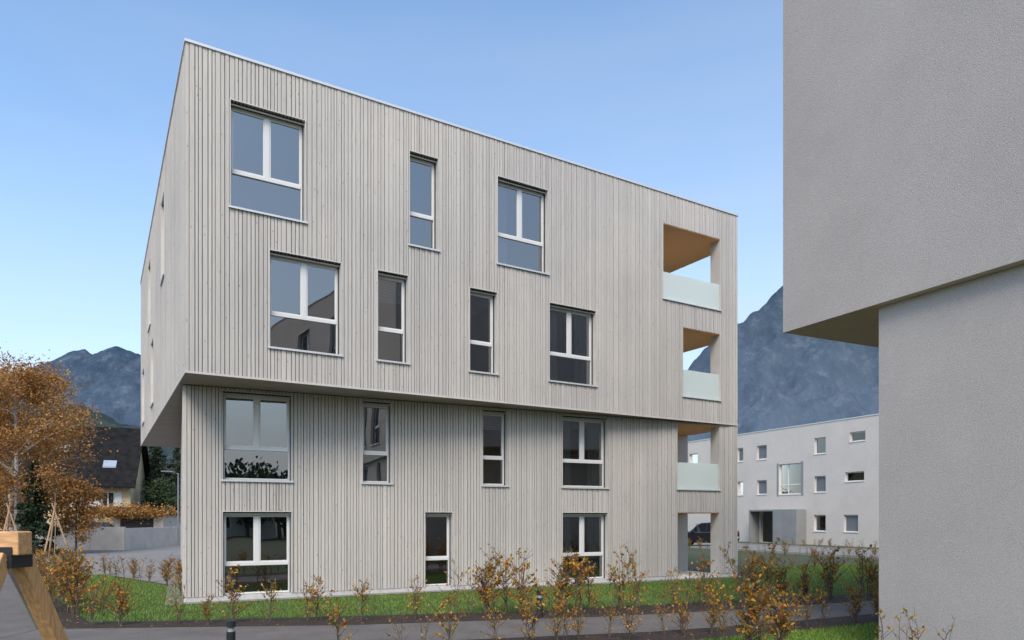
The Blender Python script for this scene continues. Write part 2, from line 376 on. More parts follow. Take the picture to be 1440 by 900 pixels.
# ---------------------------------------------------------------- background apartment block
bb=empty('white_apartment_block')
O=(25.8,49.0); FW=Fr(O,v2,(-u2[0],-u2[1]))
wins=[(13.1,13.8,4.85+H,6.05+H),(13.1,13.8,1.9+H,3.1+H),(10.4,11.5,4.85+H,6.05+H),(10.4,11.5,1.9+H,3.1+H),
 (4.5,5.56,4.85+H,6.1+H),(4.5,5.56,1.9+H,3.15+H),(4.5,5.6,-1.1+H,.16+H),(1.1,2.4,5.5+H,6.2+H),(1.2,2.81,2.6+H,3.3+H),(1.7,2.9,-1.1+H,.16+H),
 (15.8,16.9,4.85+H,6.05+H),(15.8,16.9,1.9+H,3.1+H),(15.8,16.9,-1.1+H,.1+H),(-2,-.8,4.85+H,6.05+H),(-2.4,-.8,1.9+H,3.15+H),(-2.1,-.9,-1.1+H,.16+H),(19,20.2,4.85+H,6.05+H),(19,20.2,1.9+H,3.1+H)]
big=(6.85,9.1,1.83+H,4.3+H); ent=(8.7,11.1,.05,.62+H)
c=MB(); allo=wins+[big,ent]; backing(c,FW,26,0,7.2+H,allo,k0=-.3,k1=0,s0=-9); c.box(FW,-9,26,-12,-3.3,0,7.2+H-.01); c.box(FW,-9,26,-3.3,-.3,7.0+H,7.2+H-.01); c.box(FW,-9,-8.7,-3.3,-.3,0,7.0+H)
c.obj('walls',M_white,bb)
wf=MB(); wg=MB(); wd=MB()
for i,w in enumerate(wins+[big]):
    s0,s1,z0,z1=w; k=-.16
    wf.box(FW,s0,s0+.07,k-.05,k,z0,z1); wf.box(FW,s1-.07,s1,k-.05,k,z0,z1); wf.box(FW,s0+.07,s1-.07,k-.05,k,z1-.07,z1); wf.box(FW,s0+.07,s1-.07,k-.05,k,z0,z0+.07)
    wf.box(FW,s0-.04,s1+.04,-.15,.04,z0-.05,z0-.01)
    if s1-s0>1.2 and z1-z0>1:
        mm=s0+(s1-s0)*.62; wf.box(FW,mm-.04,mm+.04,k-.05,k,z0+.07,z1-.07)
    if i==18: wf.box(FW,s0+.07,s1-.07,k-.05,k+.002,z0+.75,z0+.83)
    if i in (2,3,5,9,0): wd.box(FW,s0+.075,s1-.075,k-.03,k-.01,z0+(z1-z0)*.08,z1-.07)
    wg.face([FW.p(s0,k-.04,z0),FW.p(s1,k-.04,z0),FW.p(s1,k-.04,z1),FW.p(s0,k-.04,z1)])
wf.obj('window_frames',M_frame,bb); wg.obj('window_panes',M_glass2,bb,recalc=False); wd.obj('roller_blinds',simple('blind_grey',(.16,.17,.18),.6),bb)
c=MB(); c.box(FW,6.5,9.45,.003,.02,1.6+H,4.5+H,0); 
c=MB(); c.box(FW,6.6,6.84,-.02,.012,1.7+H,4.4+H); c.box(FW,9.11,9.3,-.02,.012,1.7+H,4.4+H); c.obj('bay_surround',simple('panel_grey',(.25,.26,.26),.7),bb)
c=MB(); c.box(FW,8.6,11.2,-2.2,-2.1,0,2.9); c.box(FW,9.6,10.5,-2.09,-2.05,0,2.3,0); c.obj('entrance_recess',M_dark,bb)
c=MB(); c.box(FW,6.3,8.69,.001,1.1,0,2.75); c.box(FW,8.69,11.3,.001,1.1,2.62,2.75); c.box(FW,11.2,11.3,.001,1.1,0,2.62); c.obj('entrance_porch',simple('porch_grey',(.26,.26,.25),.8,var=.1,scale=1),bb)
c=MB(); c.box(FW,-9.05,26.05,-.35,.04,7.2+H,7.27+H); c.obj('roof_coping',M_cap,bb)
c=MB(); c.box(FW,-8.6,26,-3.31,-3.301,0,7.0+H); c.obj('inner_wall',M_back,bb)
# ---------------------------------------------------------------- ground
def sheet(name,poly,z,m):
    tris=tessellate_polygon([[Vector((x,y,0)) for x,y in poly]])
    me=bpy.data.meshes.new(name); me.from_pydata([(x,y,z) for x,y in poly],[],[tuple(t) for t in tris]); me.materials.append(m)
    bm=bmesh.new(); bm.from_mesh(me)
    for f in bm.faces:
        f.normal_update()
        if f.normal.z<0: f.normal_flip()
    bm.to_mesh(me); bm.free()
    o=bpy.data.objects.new(name,me); col.objects.link(o); return o
def groundmat(name,cols,scales,rough=.95,bump=.5,bs=40,bd=.03):
    m,nt,b=mat(name); b.inputs['Roughness'].default_value=rough
    tc=nt.nodes.new('ShaderNodeTexCoord'); prev=None
    for i,sc in enumerate(scales):
        n=nt.nodes.new('ShaderNodeTexNoise'); n.inputs['Scale'].default_value=sc; n.inputs['Detail'].default_value=5; n.inputs['Roughness'].default_value=.7
        nt.links.new(tc.outputs['Object'],n.inputs[0])
        if i==0:
            r=nt.nodes.new('ShaderNodeValToRGB'); cr=r.color_ramp
            while len(cr.elements)<len(cols): cr.elements.new(.5)
            for j,cc in enumerate(cols): cr.elements[j].position=.3+.4*j/(len(cols)-1); cr.elements[j].color=(*cc,1)
            nt.links.new(n.outputs[0],r.inputs[0]); prev=r.outputs[0]
        else:
            r=nt.nodes.new('ShaderNodeValToRGB'); r.color_ramp.elements[0].position=.3; r.color_ramp.elements[1].position=.7
            r.color_ramp.elements[0].color=(.7,.7,.7,1); r.color_ramp.elements[1].color=(1.3,1.3,1.3,1)
            nt.links.new(n.outputs[0],r.inputs[0])
            mu=nt.nodes.new('ShaderNodeMixRGB'); mu.blend_type='MULTIPLY'; mu.inputs[0].default_value=1
            nt.links.new(prev,mu.inputs[1]); nt.links.new(r.outputs[0],mu.inputs[2]); prev=mu.outputs[0]
    nt.links.new(prev,b.inputs['Base Color'])
    n=nt.nodes.new('ShaderNodeTexNoise'); n.inputs['Scale'].default_value=bs; n.inputs['Detail'].default_value=3
    nt.links.new(tc.outputs['Object'],n.inputs[0])
    bp=nt.nodes.new('ShaderNodeBump'); bp.inputs['Strength'].default_value=bump; bp.inputs['Distance'].default_value=bd
    nt.links.new(n.outputs[0],bp.inputs['Height']); nt.links.new(bp.outputs[0],b.inputs['Normal'])
    return m
M_lawn=groundmat('lawn_soil',[(.03,.05,.012),(.06,.10,.02)],[3,60])
M_mulch=groundmat('bark_mulch',[(.022,.014,.010),(.06,.040,.026)],[14,90],bump=1,bs=50)
M_asph=groundmat('asphalt_grain',[(.105,.090,.080),(.16,.14,.125)],[1.2,110],bump=.4,bs=200,bd=.006)
M_street=groundmat('street_asphalt',[(.20,.188,.178),(.26,.245,.23)],[.4,60],bump=.2,bs=100,bd=.005)
M_gravel=groundmat('gravel_stones',[(.18,.17,.15),(.34,.32,.29)],[45,120],bump=1,bs=60)
M_ground=groundmat('valley_ground',[(.05,.065,.025),(.09,.09,.045)],[.05,3])
sheet('ground',[(-5000,-3000),(5000,-3000),(5000,6000),(-5000,6000)],0,M_ground)
pb=[(-9,13.3),(-3.1,13.8),(2.1,15.0),(5.25,16.1),(9.4,17.9),(24,24)]
mb_=[(-8.6,14.2),(-7.5,14.3),(-.3,15.7),(5.1,17.6),(9.5,19.3),(24,25.7)]
pf=[(-9,11.0),(-3,11.6),(2.6,13.0),(4.9,13.9),(8.2,15.5),(24,22.0)]
ff=[(-9,9.6),(-3,10.2),(2.4,11.6),(4.5,12.7),(8.2,14.4),(24,21.0)]
lawn1=[mb_[0],mb_[1],mb_[2],mb_[3],mb_[4],mb_[5],(21,34),(10.2,29.5),(8.6,24.9),(-8.0,17.0),(-9.6,20.5),(-15.2,26),(-17,24.5)]
sheet('lawn',lawn1,.004,M_lawn)
lawn2=[ff[0],ff[1],ff[2],ff[3],ff[4],(24,21.0),(24,3),(-9,3)]
sheet('lawn',lawn2,.004,M_lawn)
bed1=mb_+pb[::-1]; sheet('planting_bed',bed1,.008,M_mulch)
bed2=pf+ff[::-1]; sheet('planting_bed',bed2,.008,M_mulch)
bedL=[(-9,13.3),(-8.6,14.2),(-17,24.5),(-24,33.0),(-40,35.5),(-40,31.5),(-19.5,27)]
sheet('planting_bed',bedL,.009,M_mulch)
sheet('paved_forecourt',[(-17,24.52),(-15.2,26.02),(-9.9,21.2),(-9.7,21.4),(-15.9,34),(-14.5,36),(-60,36),(-60,35.6),(-40,35.55),(-24,33.05)],.012,M_street)
sheet('footpath',pb+pf[::-1],.012,M_asph)
sheet('asphalt_yard',[(-9.02,3),(-9.02,13.25),(-19.5,26.98),(-40,31.4),(-60,31.4),(-60,3)],.012,M_asph)
sheet('street',[(-90,36),(-14,36),(5,46),(5,58),(-90,56)],.016,M_street)
def offs(a,k):
    p=FW.p(a,k,0); return (p[0],p[1])
sheet('street',[offs(-40,5),offs(40,5),offs(40,12),offs(-40,12)],.020,M_street)
sheet('gravel_strip',[G.p(-.4,.4,0)[:2],G.p(18.2,.4,0)[:2],G.p(18.2,-.05,0)[:2],G.p(-.0,-.05,0)[:2],G.p(-.0,-17,0)[:2],G.p(-.4,-17,0)[:2]],.014,M_gravel)
M_kerb=simple('kerb_stone',(.33,.32,.30),.85,var=.15,scale=4)
def kerb(name,pts,w,h):
    c=MB()
    for p,q in zip(pts,pts[1:]):
        c.beam((p[0],p[1],h/2),(q[0],q[1],h/2),w,h)
    c.obj(name,M_kerb)
kerb('street_kerb',[offs(-40,5),offs(40,5)],.14,.12); kerb('street_kerb',[offs(-40,12.1),offs(40,12.1)],.14,.12); kerb('street_kerb',[(-60,35.9),(-24,35.9)],.14,.12)
# ---------------------------------------------------------------- grass blades, fallen leaves
rng=np.random.default_rng(5)
def inpoly(x,y,poly):
    ins=np.zeros(len(x),bool); n=len(poly)
    for i in range(n):
        x0,y0=poly[i]; x1,y1=poly[(i+1)%n]
        if y0==y1: continue
        c=((y0>y)!=(y1>y))&(x<(x1-x0)*(y-y0)/(y1-y0)+x0); ins^=c
    return ins
def scatter(poly,n,box=None):
    P=np.array(poly); lo=P.min(0); hi=P.max(0)
    if box: lo=np.maximum(lo,box[:2]); hi=np.minimum(hi,box[2:])
    x=rng.uniform(lo[0],hi[0],n); y=rng.uniform(lo[1],hi[1],n); k=inpoly(x,y,poly); return x[k],y[k]
M_blade=island('grass_blade',[(.06,.14,.012),(.12,.22,.018),(.18,.29,.025),(.24,.31,.05)],.6)
def grass(name,poly,n,box,h=.06,z=.004):
    x,y=scatter(poly,n,box); N=len(x); th=rng.uniform(0,6.28,N); w=.006; hh=rng.uniform(.5,1.2,N)*h
    dx,dy=np.cos(th)*w,np.sin(th)*w; lx,ly=rng.normal(0,.02,N),rng.normal(0,.02,N)
    V=np.zeros((N,3,3)); V[:,0]=np.stack([x-dx,y-dy,np.full(N,z)],1); V[:,1]=np.stack([x+dx,y+dy,np.full(N,z)],1); V[:,2]=np.stack([x+lx,y+ly,z+hh],1)
    me=bpy.data.meshes.new(name); me.vertices.add(N*3); me.vertices.foreach_set('co',V.ravel())
    me.loops.add(N*3); me.loops.foreach_set('vertex_index',np.arange(N*3)); me.polygons.add(N); me.polygons.foreach_set('loop_start',np.arange(N)*3); me.polygons.foreach_set('loop_total',np.full(N,3))
    me.materials.append(M_blade); me.update(calc_edges=True); me.validate()
    o=bpy.data.objects.new(name,me); col.objects.link(o)
grass('lawn_grass',lawn1,380000,(-17,13.5,20,34)); grass('lawn_grass',lawn2,90000,(2,8,10,16))
LEAFC=[(.26,.07,.014),(.50,.16,.014),(.62,.26,.02),(.60,.36,.04),(.30,.10,.03),(.26,.25,.03),(.66,.30,.025),(.13,.18,.03),(.42,.15,.02)]
M_leaf=island('beech_leaf',LEAFC,.6,trans=.3)
M_fallen=island('fallen_leaf',[(.16,.06,.02),(.32,.13,.02),(.40,.22,.04),(.10,.05,.025)],.8)
M_stem=simple('sapling_stem',(.12,.085,.06),.8)
def leafquads(pts,size,rng_,squash=1):
    N=len(pts); a=rng_.normal(size=(N,3)); a/=np.linalg.norm(a,axis=1)[:,None]
    b_=rng_.normal(size=(N,3)); b_-=(b_*a).sum(1)[:,None]*a; b_/=np.linalg.norm(b_,axis=1)[:,None]
    s=size*rng_.uniform(.6,1.25,N)[:,None]
    return np.stack([pts-a*s*.5, pts+b_*s*.3, pts+a*s*.55, pts-b_*s*.3],1)
def quadmesh(name,Q,mats):
    N=len(Q); me=bpy.data.meshes.new(name); me.vertices.add(N*4); me.vertices.foreach_set('co',Q.ravel())
    me.loops.add(N*4); me.loops.foreach_set('vertex_index',np.arange(N*4)); me.polygons.add(N); me.polygons.foreach_set('loop_start',np.arange(N)*4); me.polygons.foreach_set('loop_total',np.full(N,4))
    me.materials.append(mats); me.update(calc_edges=True); me.validate(); return me
def fallen(poly,n,box,z):
    x,y=scatter(poly,n,box); pts=np.stack([x,y,np.full(len(x),z)],1)
    Q=leafquads(pts,.06,rng); Q[:,:,2]=(Q[:,:,2]-z)*.25+z+.008; return Q
Q=np.concatenate([fallen(bed1,5000,(-9,13,14,24),.012),fallen(bed2,4000,(-9,9,12,18),.012),fallen(lawn1,5000,(-17,13,20,34),.03),fallen(pb+pf[::-1],900,(-9,11,14,24),.014),fallen(bedL,7000,(-30,13,-8,34),.012)])
o=bpy.data.objects.new('fallen_leaves',quadmesh('fallen_leaves',Q,M_fallen)); col.objects.link(o)
# ---------------------------------------------------------------- saplings
def join_meshes(name,mb,Q,mats):
    nb_=len(mb.v)
    V=mb.v+[tuple(p) for p in Q.reshape(-1,3)]
    Fc=mb.f+[(nb_+4*i,nb_+4*i+1,nb_+4*i+2,nb_+4*i+3) for i in range(len(Q))]
    me=bpy.data.meshes.new(name); me.from_pydata(V,[],Fc)
    for m in mats: me.materials.append(m)
    me.polygons.foreach_set('material_index',[0]*len(mb.f)+[1]*len(Q)); me.update(); return me
def sapling_mesh(seed,h,dens):
    r=random.Random(seed); rg=np.random.default_rng(seed); mb=MB(); pts=[]
    for s in range(r.randint(2,4)):
        x,y=r.uniform(-.06,.06),r.uniform(-.06,.06); lx,ly=r.uniform(-.22,.22),r.uniform(-.22,.22); hh=h*r.uniform(.65,1)
        P=[(x+lx*(t**1.3)+r.uniform(-.015,.015),y+ly*(t**1.3)+r.uniform(-.015,.015),hh*t) for t in [i/6 for i in range(7)]]
        mb.tube(P,[.010*(1-.8*i/6) for i in range(7)],4)
        for k in range(int(13*dens)):
            t=r.uniform(.12,.97); i=min(int(t*6),5); p=Vector(P[i]).lerp(Vector(P[i+1]),t*6-i)
            ln=r.uniform(.12,.36)*(1.15-t*.75); an=r.uniform(0,6.28); q=p+Vector((math.cos(an)*ln,math.sin(an)*ln,ln*r.uniform(.5,1.3)))
            mb.tube([p,q],[.005,.002],3)
            nl=r.randint(2,8)
            if r.random()<.3: nl=0
            for _ in range(nl):
                w=p.lerp(q,r.uniform(.25,1.08)); pts.append((w.x+r.uniform(-.02,.02),w.y+r.uniform(-.02,.02),w.z+r.uniform(-.03,.02)))
    return join_meshes('beech_sapling',mb,leafquads(np.array(pts),.058,rg),[M_stem,M_leaf])
SAP=[sapling_mesh(100+i,1.0,[.7,1,1.5,2.4,.5,1.2,.9,2.0,.6,.8,1.1][i]) for i in range(11)]
def sapling(x,y,sc,k=None):
    o=bpy.data.objects.new('beech_sapling',SAP[R.randrange(11) if k is None else k]); o.location=(x,y,.01); o.rotation_euler=(R.uniform(-.06,.06),R.uniform(-.06,.06),R.uniform(0,6.28)); o.scale=(sc*R.uniform(.75,1.05),)*2+(sc,); col.objects.link(o)
def along(pts,off,step,jit,sc,skip=.1,ks=None):
    for p,q in zip(pts,pts[1:]):
        d=math.dist(p,q); n=max(1,int(d/step))
        for i in range(n):
            if R.random()<skip: continue
            t=(i+R.random()*.7)/n; sapling(p[0]+(q[0]-p[0])*t+R.uniform(-jit,jit)+off[0],p[1]+(q[1]-p[1])*t+R.uniform(-jit,jit)+off[1],R.uniform(*sc),None if ks is None else R.choice(ks))
along([(-8.4,14.0),(-3,14.5),(2,15.6)],(0,-.1),.5,.18,(.6,1.3),.2)
along([(-1.5,15.2),(5.1,17.0),(9.5,18.8),(14,21)],(0,-.1),.32,.22,(.8,1.65),.1)
along([(-2.6,10.9),(1.6,12.1)],(0,0),.36,.22,(.65,1.15),.12,(1,2,3,5,7,10,0))
along([(1.6,12.1),(4.6,13.2)],(0,0),.36,.2,(.6,1.0),.15)
along([(4.6,13.1),(8.2,14.8),(10,15.6)],(0,0),.4,.15,(.5,.9),.1)
for x,y,s,k in [(3.75,11.0,1.35,3),(4.0,11.2,1.3,2),(3.55,11.5,1.2,7),(4.25,11.1,1.15,3),(-9.6,15.3,1.3,3),(-10.0,15.8,1.5,3),(-10.3,16.5,1.5,2),(-10.8,16.6,1.4,7),(-11.2,17.6,1.5,3),(-9.2,14.7,1.0,2),(-10.5,17.1,1.4,7),(-10.9,17.3,1.5,3),(-10.1,16.1,1.5,3),(5.25,9.9,.98,4),(5.15,9.3,.95,0),(5.75,9.9,.95,4),(5.9,9.6,.85,8)]: sapling(x,y,s,k)
along([(-9.8,15.6),(-16.8,24.6)],(0,0),.4,.4,(.8,1.3),.1)
along([(-16.8,25.6),(-24,32)],(0,0),.5,.6,(.8,1.3),.1)
along([(-9.0,18.5),(-9.6,21)],(0,0),.7,.2,(.8,1.0),.1)
along([(-9.2,14.6),(-8.6,16.0)],(0,0),.5,.2,(.8,1.1),.1)
along([(-10.5,21.5),(-15.5,26.2)],(0,0),.5,.3,(.7,1.1),.1)
along([offs(-14,14),offs(26,14)],(0,0),.55,.3,(.7,1.0),.05); along([offs(-14,3.6),offs(5,3.6)],(0,0),.6,.3,(.6,.9),.05); along([offs(12.5,3.6),offs(26,3.6)],(0,0),.6,.3,(.6,.9),.05)
along([(9.3,27.5),(15,31)],(0,0),.8,.4,(.6,.9),.3)
# ---------------------------------------------------------------- trees
M_bark=simple('tree_bark',(.10,.075,.055),.9,var=.3,scale=12)
M_birchbark=simple('birch_bark',(.45,.43,.40),.8,var=.4,scale=5)
M_gold=island('autumn_foliage',[(.22,.09,.03),(.44,.20,.05),(.34,.15,.04),(.52,.27,.06),(.20,.14,.04)],.7,trans=.2)
M_green=island('green_foliage',[(.02,.04,.012),(.04,.065,.02),(.055,.08,.025),(.03,.05,.018)],.7)
M_fir=island('fir_needles',[(.012,.026,.012),(.024,.045,.018),(.04,.06,.024),(.016,.032,.013)],.8)
def tree(name,x,y,h,r,z0,n,ls,ml,mk,seed,squash=1):
    q=random.Random(seed); rg=np.random.default_rng(seed); mb=MB()
    top=(q.uniform(-.3,.3),q.uniform(-.3,.3),h*.92); tr=[(0,0,0),(q.uniform(-.1,.1),q.uniform(-.1,.1),h*.3),(top[0]*.5,top[1]*.5,h*.6),top]
    mb.tube(tr,[h*.014,h*.011,h*.007,h*.002],7); cen=[]
    for i in range(34):
        t=q.uniform(z0/h,.95); zz=h*t; f=(t-z0/h)/(1-z0/h); rr=r*math.sin(math.pi*min(1,max(.12,f*.85+.12)))**.7*q.uniform(.65,1.1); an=i*2.4+q.uniform(-.4,.4)
        p=Vector((top[0]*t*.6,top[1]*t*.6,zz*.92)); e=p+Vector((math.cos(an)*rr,math.sin(an)*rr,rr*q.uniform(.2,.7)))
        m_=p.lerp(e,.5)+Vector((0,0,rr*.08)); mb.tube([p,m_,e],[h*.004,h*.0028,h*.001],4); cen+= [m_,e,p.lerp(e,.75)]
        for _ in range(3):
            e2=m_.lerp(e,q.random())+Vector((q.uniform(-1,1),q.uniform(-1,1),q.uniform(-.5,.8)))*rr*.35; mb.tube([m_,e2],[h*.002,h*.0008],3); cen.append(e2)
    cen=np.array([list(c) for c in cen]); idx=rg.integers(0,len(cen),n); sg=rg.uniform(.06,.17,len(cen))[idx]*r*1.1
    pts=cen[idx]+rg.normal(size=(n,3))*sg[:,None]*np.array([1,1,.85*squash])
    me=join_meshes(name,mb,leafquads(pts,ls,rg),[mk,ml]); o=bpy.data.objects.new(name,me); o.location=(x,y,0); col.objects.link(o); return o
def conifer(name,x,y,h,r,n,seed):
    q=random.Random(seed); rg=np.random.default_rng(seed); mb=MB(); mb.tube([(0,0,0),(0,0,h*.98)],[h*.016,.01],6); P=[]
    for i in range(int(h*14)):
        t=q.random()**.85; z=h*(.06+.92*t); ln=r*(1-t)*q.uniform(.7,1.12)+.1; an=q.uniform(0,6.28)
        e=Vector((math.cos(an)*ln,math.sin(an)*ln,z-ln*.28)); p=Vector((0,0,z)); mb.tube([p,e],[.02,.005],3)
        for _ in range(int(n/(h*14))):
            f=q.random()**.6; w=p.lerp(e,f); sp=ln*.16*(1.2-f)+.05; P.append((w.x+q.gauss(0,sp),w.y+q.gauss(0,sp),w.z-abs(q.gauss(0,.12))))
    me=join_meshes(name,mb,leafquads(np.array(P),.2,rg),[M_bark,M_fir]); o=bpy.data.objects.new(name,me); o.location=(x,y,0); col.objects.link(o)
tree('birch_tree',-27.7,39,11.2,3.6,1.4,34000,.14,M_gold,M_birchbark,1)
tree('birch_tree',-31.5,44,11.8,3.6,1.5,16000,.17,M_gold,M_birchbark,2)
conifer('spruce_tree',-26.2,38.2,5.4,1.3,8000,3)
tree('maple_tree',-25.3,40.5,4.6,1.5,.6,6000,.14,M_gold,M_bark,12)
for i,(x,y,h,r) in enumerate([(-36.2,66,10.4,2.6),(-34.8,68,10.8,2.6),(-33.4,66,10,2.6),(-32.2,67,9.6,2.6),(-37.6,71,10.5,3),(-31,69,10,3)]): conifer('fir_tree',x,y,h,r,6000,20+i)
tree('garden_tree',-31.2,63,5.6,1.8,.4,5000,.2,M_green,M_bark,31); tree('garden_tree',-29.6,62,3.6,1.4,.3,3500,.2,M_green,M_bark,33)
def belt(name,pts,ml,h0,h1,seed,ls=.6):
    rg=np.random.default_rng(seed); q=random.Random(seed); P=[]; mb=MB()
    for (x,y) in pts:
        h=q.uniform(h0,h1); r=h*.3; mb.tube([(x,y,0),(x,y,h*.8)],[.2,.05],5)
        for _ in range(14):
            c=(x+q.gauss(0,r*.5),y+q.gauss(0,r*.5),h*q.uniform(.3,.95)); P.append(np.array(c)+rg.normal(size=(60,3))*r*.26)
    me=join_meshes(name,mb,leafquads(np.concatenate(P),ls,rg),[M_bark,ml]); o=bpy.data.objects.new(name,me); col.objects.link(o)
belt('distant_trees',[(-130+i*7+R.uniform(-2,2),105+R.uniform(-10,10)) for i in range(18)],M_green,7,11,4)
belt('distant_trees',[(20+i*8+R.uniform(-2,2),130+R.uniform(-10,10)) for i in range(14)],M_green,7,10,5)
belt('distant_trees',[(-14+i*3.6+R.uniform(-1.5,1.5),-44+i*.8+R.uniform(-5,5)) for i in range(26)],M_green,5,8.5,6)
belt('distant_trees',[(-2+i*6+R.uniform(-2,2),-36+R.uniform(-3,3)) for i in range(5)],M_gold,3,5.5,8,.4)
def plainhouse(name,x,y,w,d,h,ang,mw,roof=2.5):
    e=empty(name); F=Fr((x,y),(math.cos(ang),math.sin(ang)),(-math.sin(ang),math.cos(ang)))
    c=MB(); ws=[]
    for fl in range(int(h//2.9)):
        for i in range(int(w//3.2)): ws.append((1+i*3.2,2.3+i*3.2,.9+fl*2.9,2.3+fl*2.9))
    backing(c,F,w,0,h,ws,k0=-.3,k1=0); c.box(F,0,w,-d,-.35,0,h-.01); c.obj('walls',mw,e)
    g=MB(); f=MB()
    for (a,b_,z0,z1) in ws:
        g.box(F,a,b_,-.3,-.2,z0,z1); f.box(F,a,a+.08,-.19,-.12,z0,z1); f.box(F,b_-.08,b_,-.19,-.12,z0,z1); f.box(F,(a+b_)/2-.04,(a+b_)/2+.04,-.19,-.12,z0,z1)
    g.obj('window_panes',simple('dark_pane',(.03,.035,.04),.1),e); f.obj('window_frames',M_frame,e)
    r=MB(); t=roof; a0,a1=-.5,w+.5
    r.face([F.p(a0,.6,h-.2),F.p(a1,.6,h-.2),F.p(a1,-d/2,h+t),F.p(a0,-d/2,h+t)]); r.face([F.p(a0,-d-.6,h-.2),F.p(a1,-d-.6,h-.2),F.p(a1,-d/2,h+t),F.p(a0,-d/2,h+t)])
    r.face([F.p(0,0,h),F.p(0,-d,h),F.p(0,-d/2,h+t-.2)]); r.face([F.p(w,0,h),F.p(w,-d,h),F.p(w,-d/2,h+t-.2)])
    r.obj('roof',M_roof,e,recalc=False)
M_roof=simple('roof_tiles',(.020,.019,.019),.95,var=.35,scale=2,bump=.8,bscale=8,spec=.05)
plainhouse('apartment_house',12,-32,14,10,5.9,math.radians(-5),M_white,1.2)
plainhouse('apartment_house',32,-30,16,10,5.9,math.radians(30),M_white,.3)
# ---------------------------------------------------------------- left house
hs=empty('cream_gabled_house')
Lh=14.1; hu=Vector((.94,.342)); ho=Vector((-32.6,59.6))-hu*Lh
FH=Fr(ho,hu,(.342,-.94))
hw=[(11.9,12.9,3.0,4.3),(9.9,10.9,3.0,4.3),(7.2,8.2,3.0,4.3),(4.5,5.5,3.0,4.3),(10,11.2,.7,2.0),(6,7.2,.7,2.0)]
c=MB(); backing(c,FH,Lh,0,5.1,hw,k0=-.3,k1=0); c.box(FH,0,Lh,-9,-.35,0,5.09)
c.face([FH.p(Lh,0,5.1),FH.p(Lh,-9,5.1),FH.p(Lh,-4.5,9.9)]); c.face([FH.p(0,0,5.1),FH.p(0,-9,5.1),FH.p(0,-4.5,9.9)])
c.obj('walls',M_yellow,hs,recalc=False)
c=MB()
for a,b_,z0,z1 in hw:
    c.box(FH,a-.55,a-.03,.002,.06,z0,z1,0); c.box(FH,b_+.03,b_+.55,.002,.06,z0,z1,0); c.box(FH,a,b_,-.22,-.2,z0,z1,1)
    c.box(FH,a,a+.09,-.19,-.1,z0,z1,0); c.box(FH,b_-.09,b_,-.19,-.1,z0,z1,0); c.box(FH,(a+b_)/2-.05,(a+b_)/2+.05,-.19,-.1,z0,z1,0); c.box(FH,a+.09,b_-.09,-.185,-.105,z0,z0+.1,0); c.box(FH,a+.09,b_-.09,-.185,-.105,z1-.1,z1,0)
c.obj('windows_and_shutters',[simple('white_paint',(.75,.74,.7),.5),M_dark],hs)
c=MB()
def slab(pts,t,mi=0):
    lo=[(p[0],p[1],p[2]-t) for p in pts]; c.face(pts,mi); c.face(lo[::-1],mi)
    for i in range(len(pts)):
        j=(i+1)%len(pts); c.face([pts[i],pts[j],lo[j],lo[i]],mi)
slab([FH.p(-.6,.9,4.75),FH.p(Lh+.5,.9,4.75),FH.p(Lh+.5,-4.5,10.25),FH.p(-.6,-4.5,10.25)],.2)
slab([FH.p(-.6,-9.9,4.75),FH.p(Lh+.5,-9.9,4.75),FH.p(Lh+.5,-4.5,10.25),FH.p(-.6,-4.5,10.25)],.2)
c.obj('roof',M_roof,hs)
c=MB()
for xa,xb,ta,tb in [(11.9,12.9,.30,.40),(8.1,9.1,.55,.65)]:
    def rf(a,t): return FH.p(a,.9-5.4*t+.08,4.75+5.5*t+.08)
    slab([rf(xa,ta),rf(xb,ta),rf(xb,tb),rf(xa,tb)],.12)
c.obj('skylights',simple('skylight_glass',(.35,.4,.45),.15),hs)
c=MB(); c.box(FH,3.0,3.8,-4.9,-4.1,9.6,11.2); c.obj('chimney',M_concrete,hs)
gar=empty('garage'); FG=Fr((-33.2,58.0),(1,0),(0,-1))
c=MB(); c.box(FG,0,.6,-6,0,0,2.3); c.box(FG,3.4,4.2,-6,0,0,2.3); c.box(FG,.6,3.4,-6,-.25,0,2.3); c.box(FG,.6,3.4,-.25,0,2.05,2.3); c.obj('walls',M_white,gar)
c=MB()
for i in range(8): c.box(FG,.61,3.39,-.249,-.2+.01*(i%2),.02+.25*i,.02+.25*i+.24)
c.obj('garage_door',simple('door_brown',(.05,.04,.035),.6),gar)
c=MB(); c.box(FG,-.2,4.4,-6.2,.3,2.301,2.42); c.obj('roof',M_dark,gar)
pg=leafquads(np.random.default_rng(2).normal(size=(4500,3))*np.array([2.0,.5,.26])+np.array([-32.2,57.4,2.6]),.2,rng)
o=bpy.data.objects.new('pergola_vine',quadmesh('pergola_vine',pg,M_gold)); col.objects.link(o)
c=MB(); FWl=Fr((-31.6,45),(1,0),(0,-1))
for i in range(3): c.box(FWl,i*2.2,i*2.2+2.185,-.22,0,0,1.45+.03*i)
c.box(FWl,6.4,6.62,-9,-.221,0,1.42)
c.obj('concrete_garden_wall',simple('fair_faced_concrete',(.60,.54,.48),.85,var=.12,scale=1.5,bump=.3),bevel=.01)
c=MB()
for i in range(46): c.beam((-31.5+i*.16,56.8,.1),(-31.5+i*.16,56.8,1.15),.05,.03)
c.beam((-31.6,56.84,.3),(-24.2,56.84,.3),.04,.06); c.beam((-31.6,56.84,.95),(-24.2,56.84,.95),.04,.06); c.obj('picket_fence',simple('fence_grey',(.3,.29,.27),.7))
c=MB(); c.tube([(-24.4,51,0),(-24.4,51,1),(-24.4,51,5.0),(-24.4,51,5.3),(-24.8,51,5.45)],[.09,.07,.05,.045,.04],10); c.beam((-24.7,51,5.46),(-25.6,51,5.5),.25,.09); c.obj('street_lamp',simple('galvanised_steel',(.35,.36,.36),.4,.6))
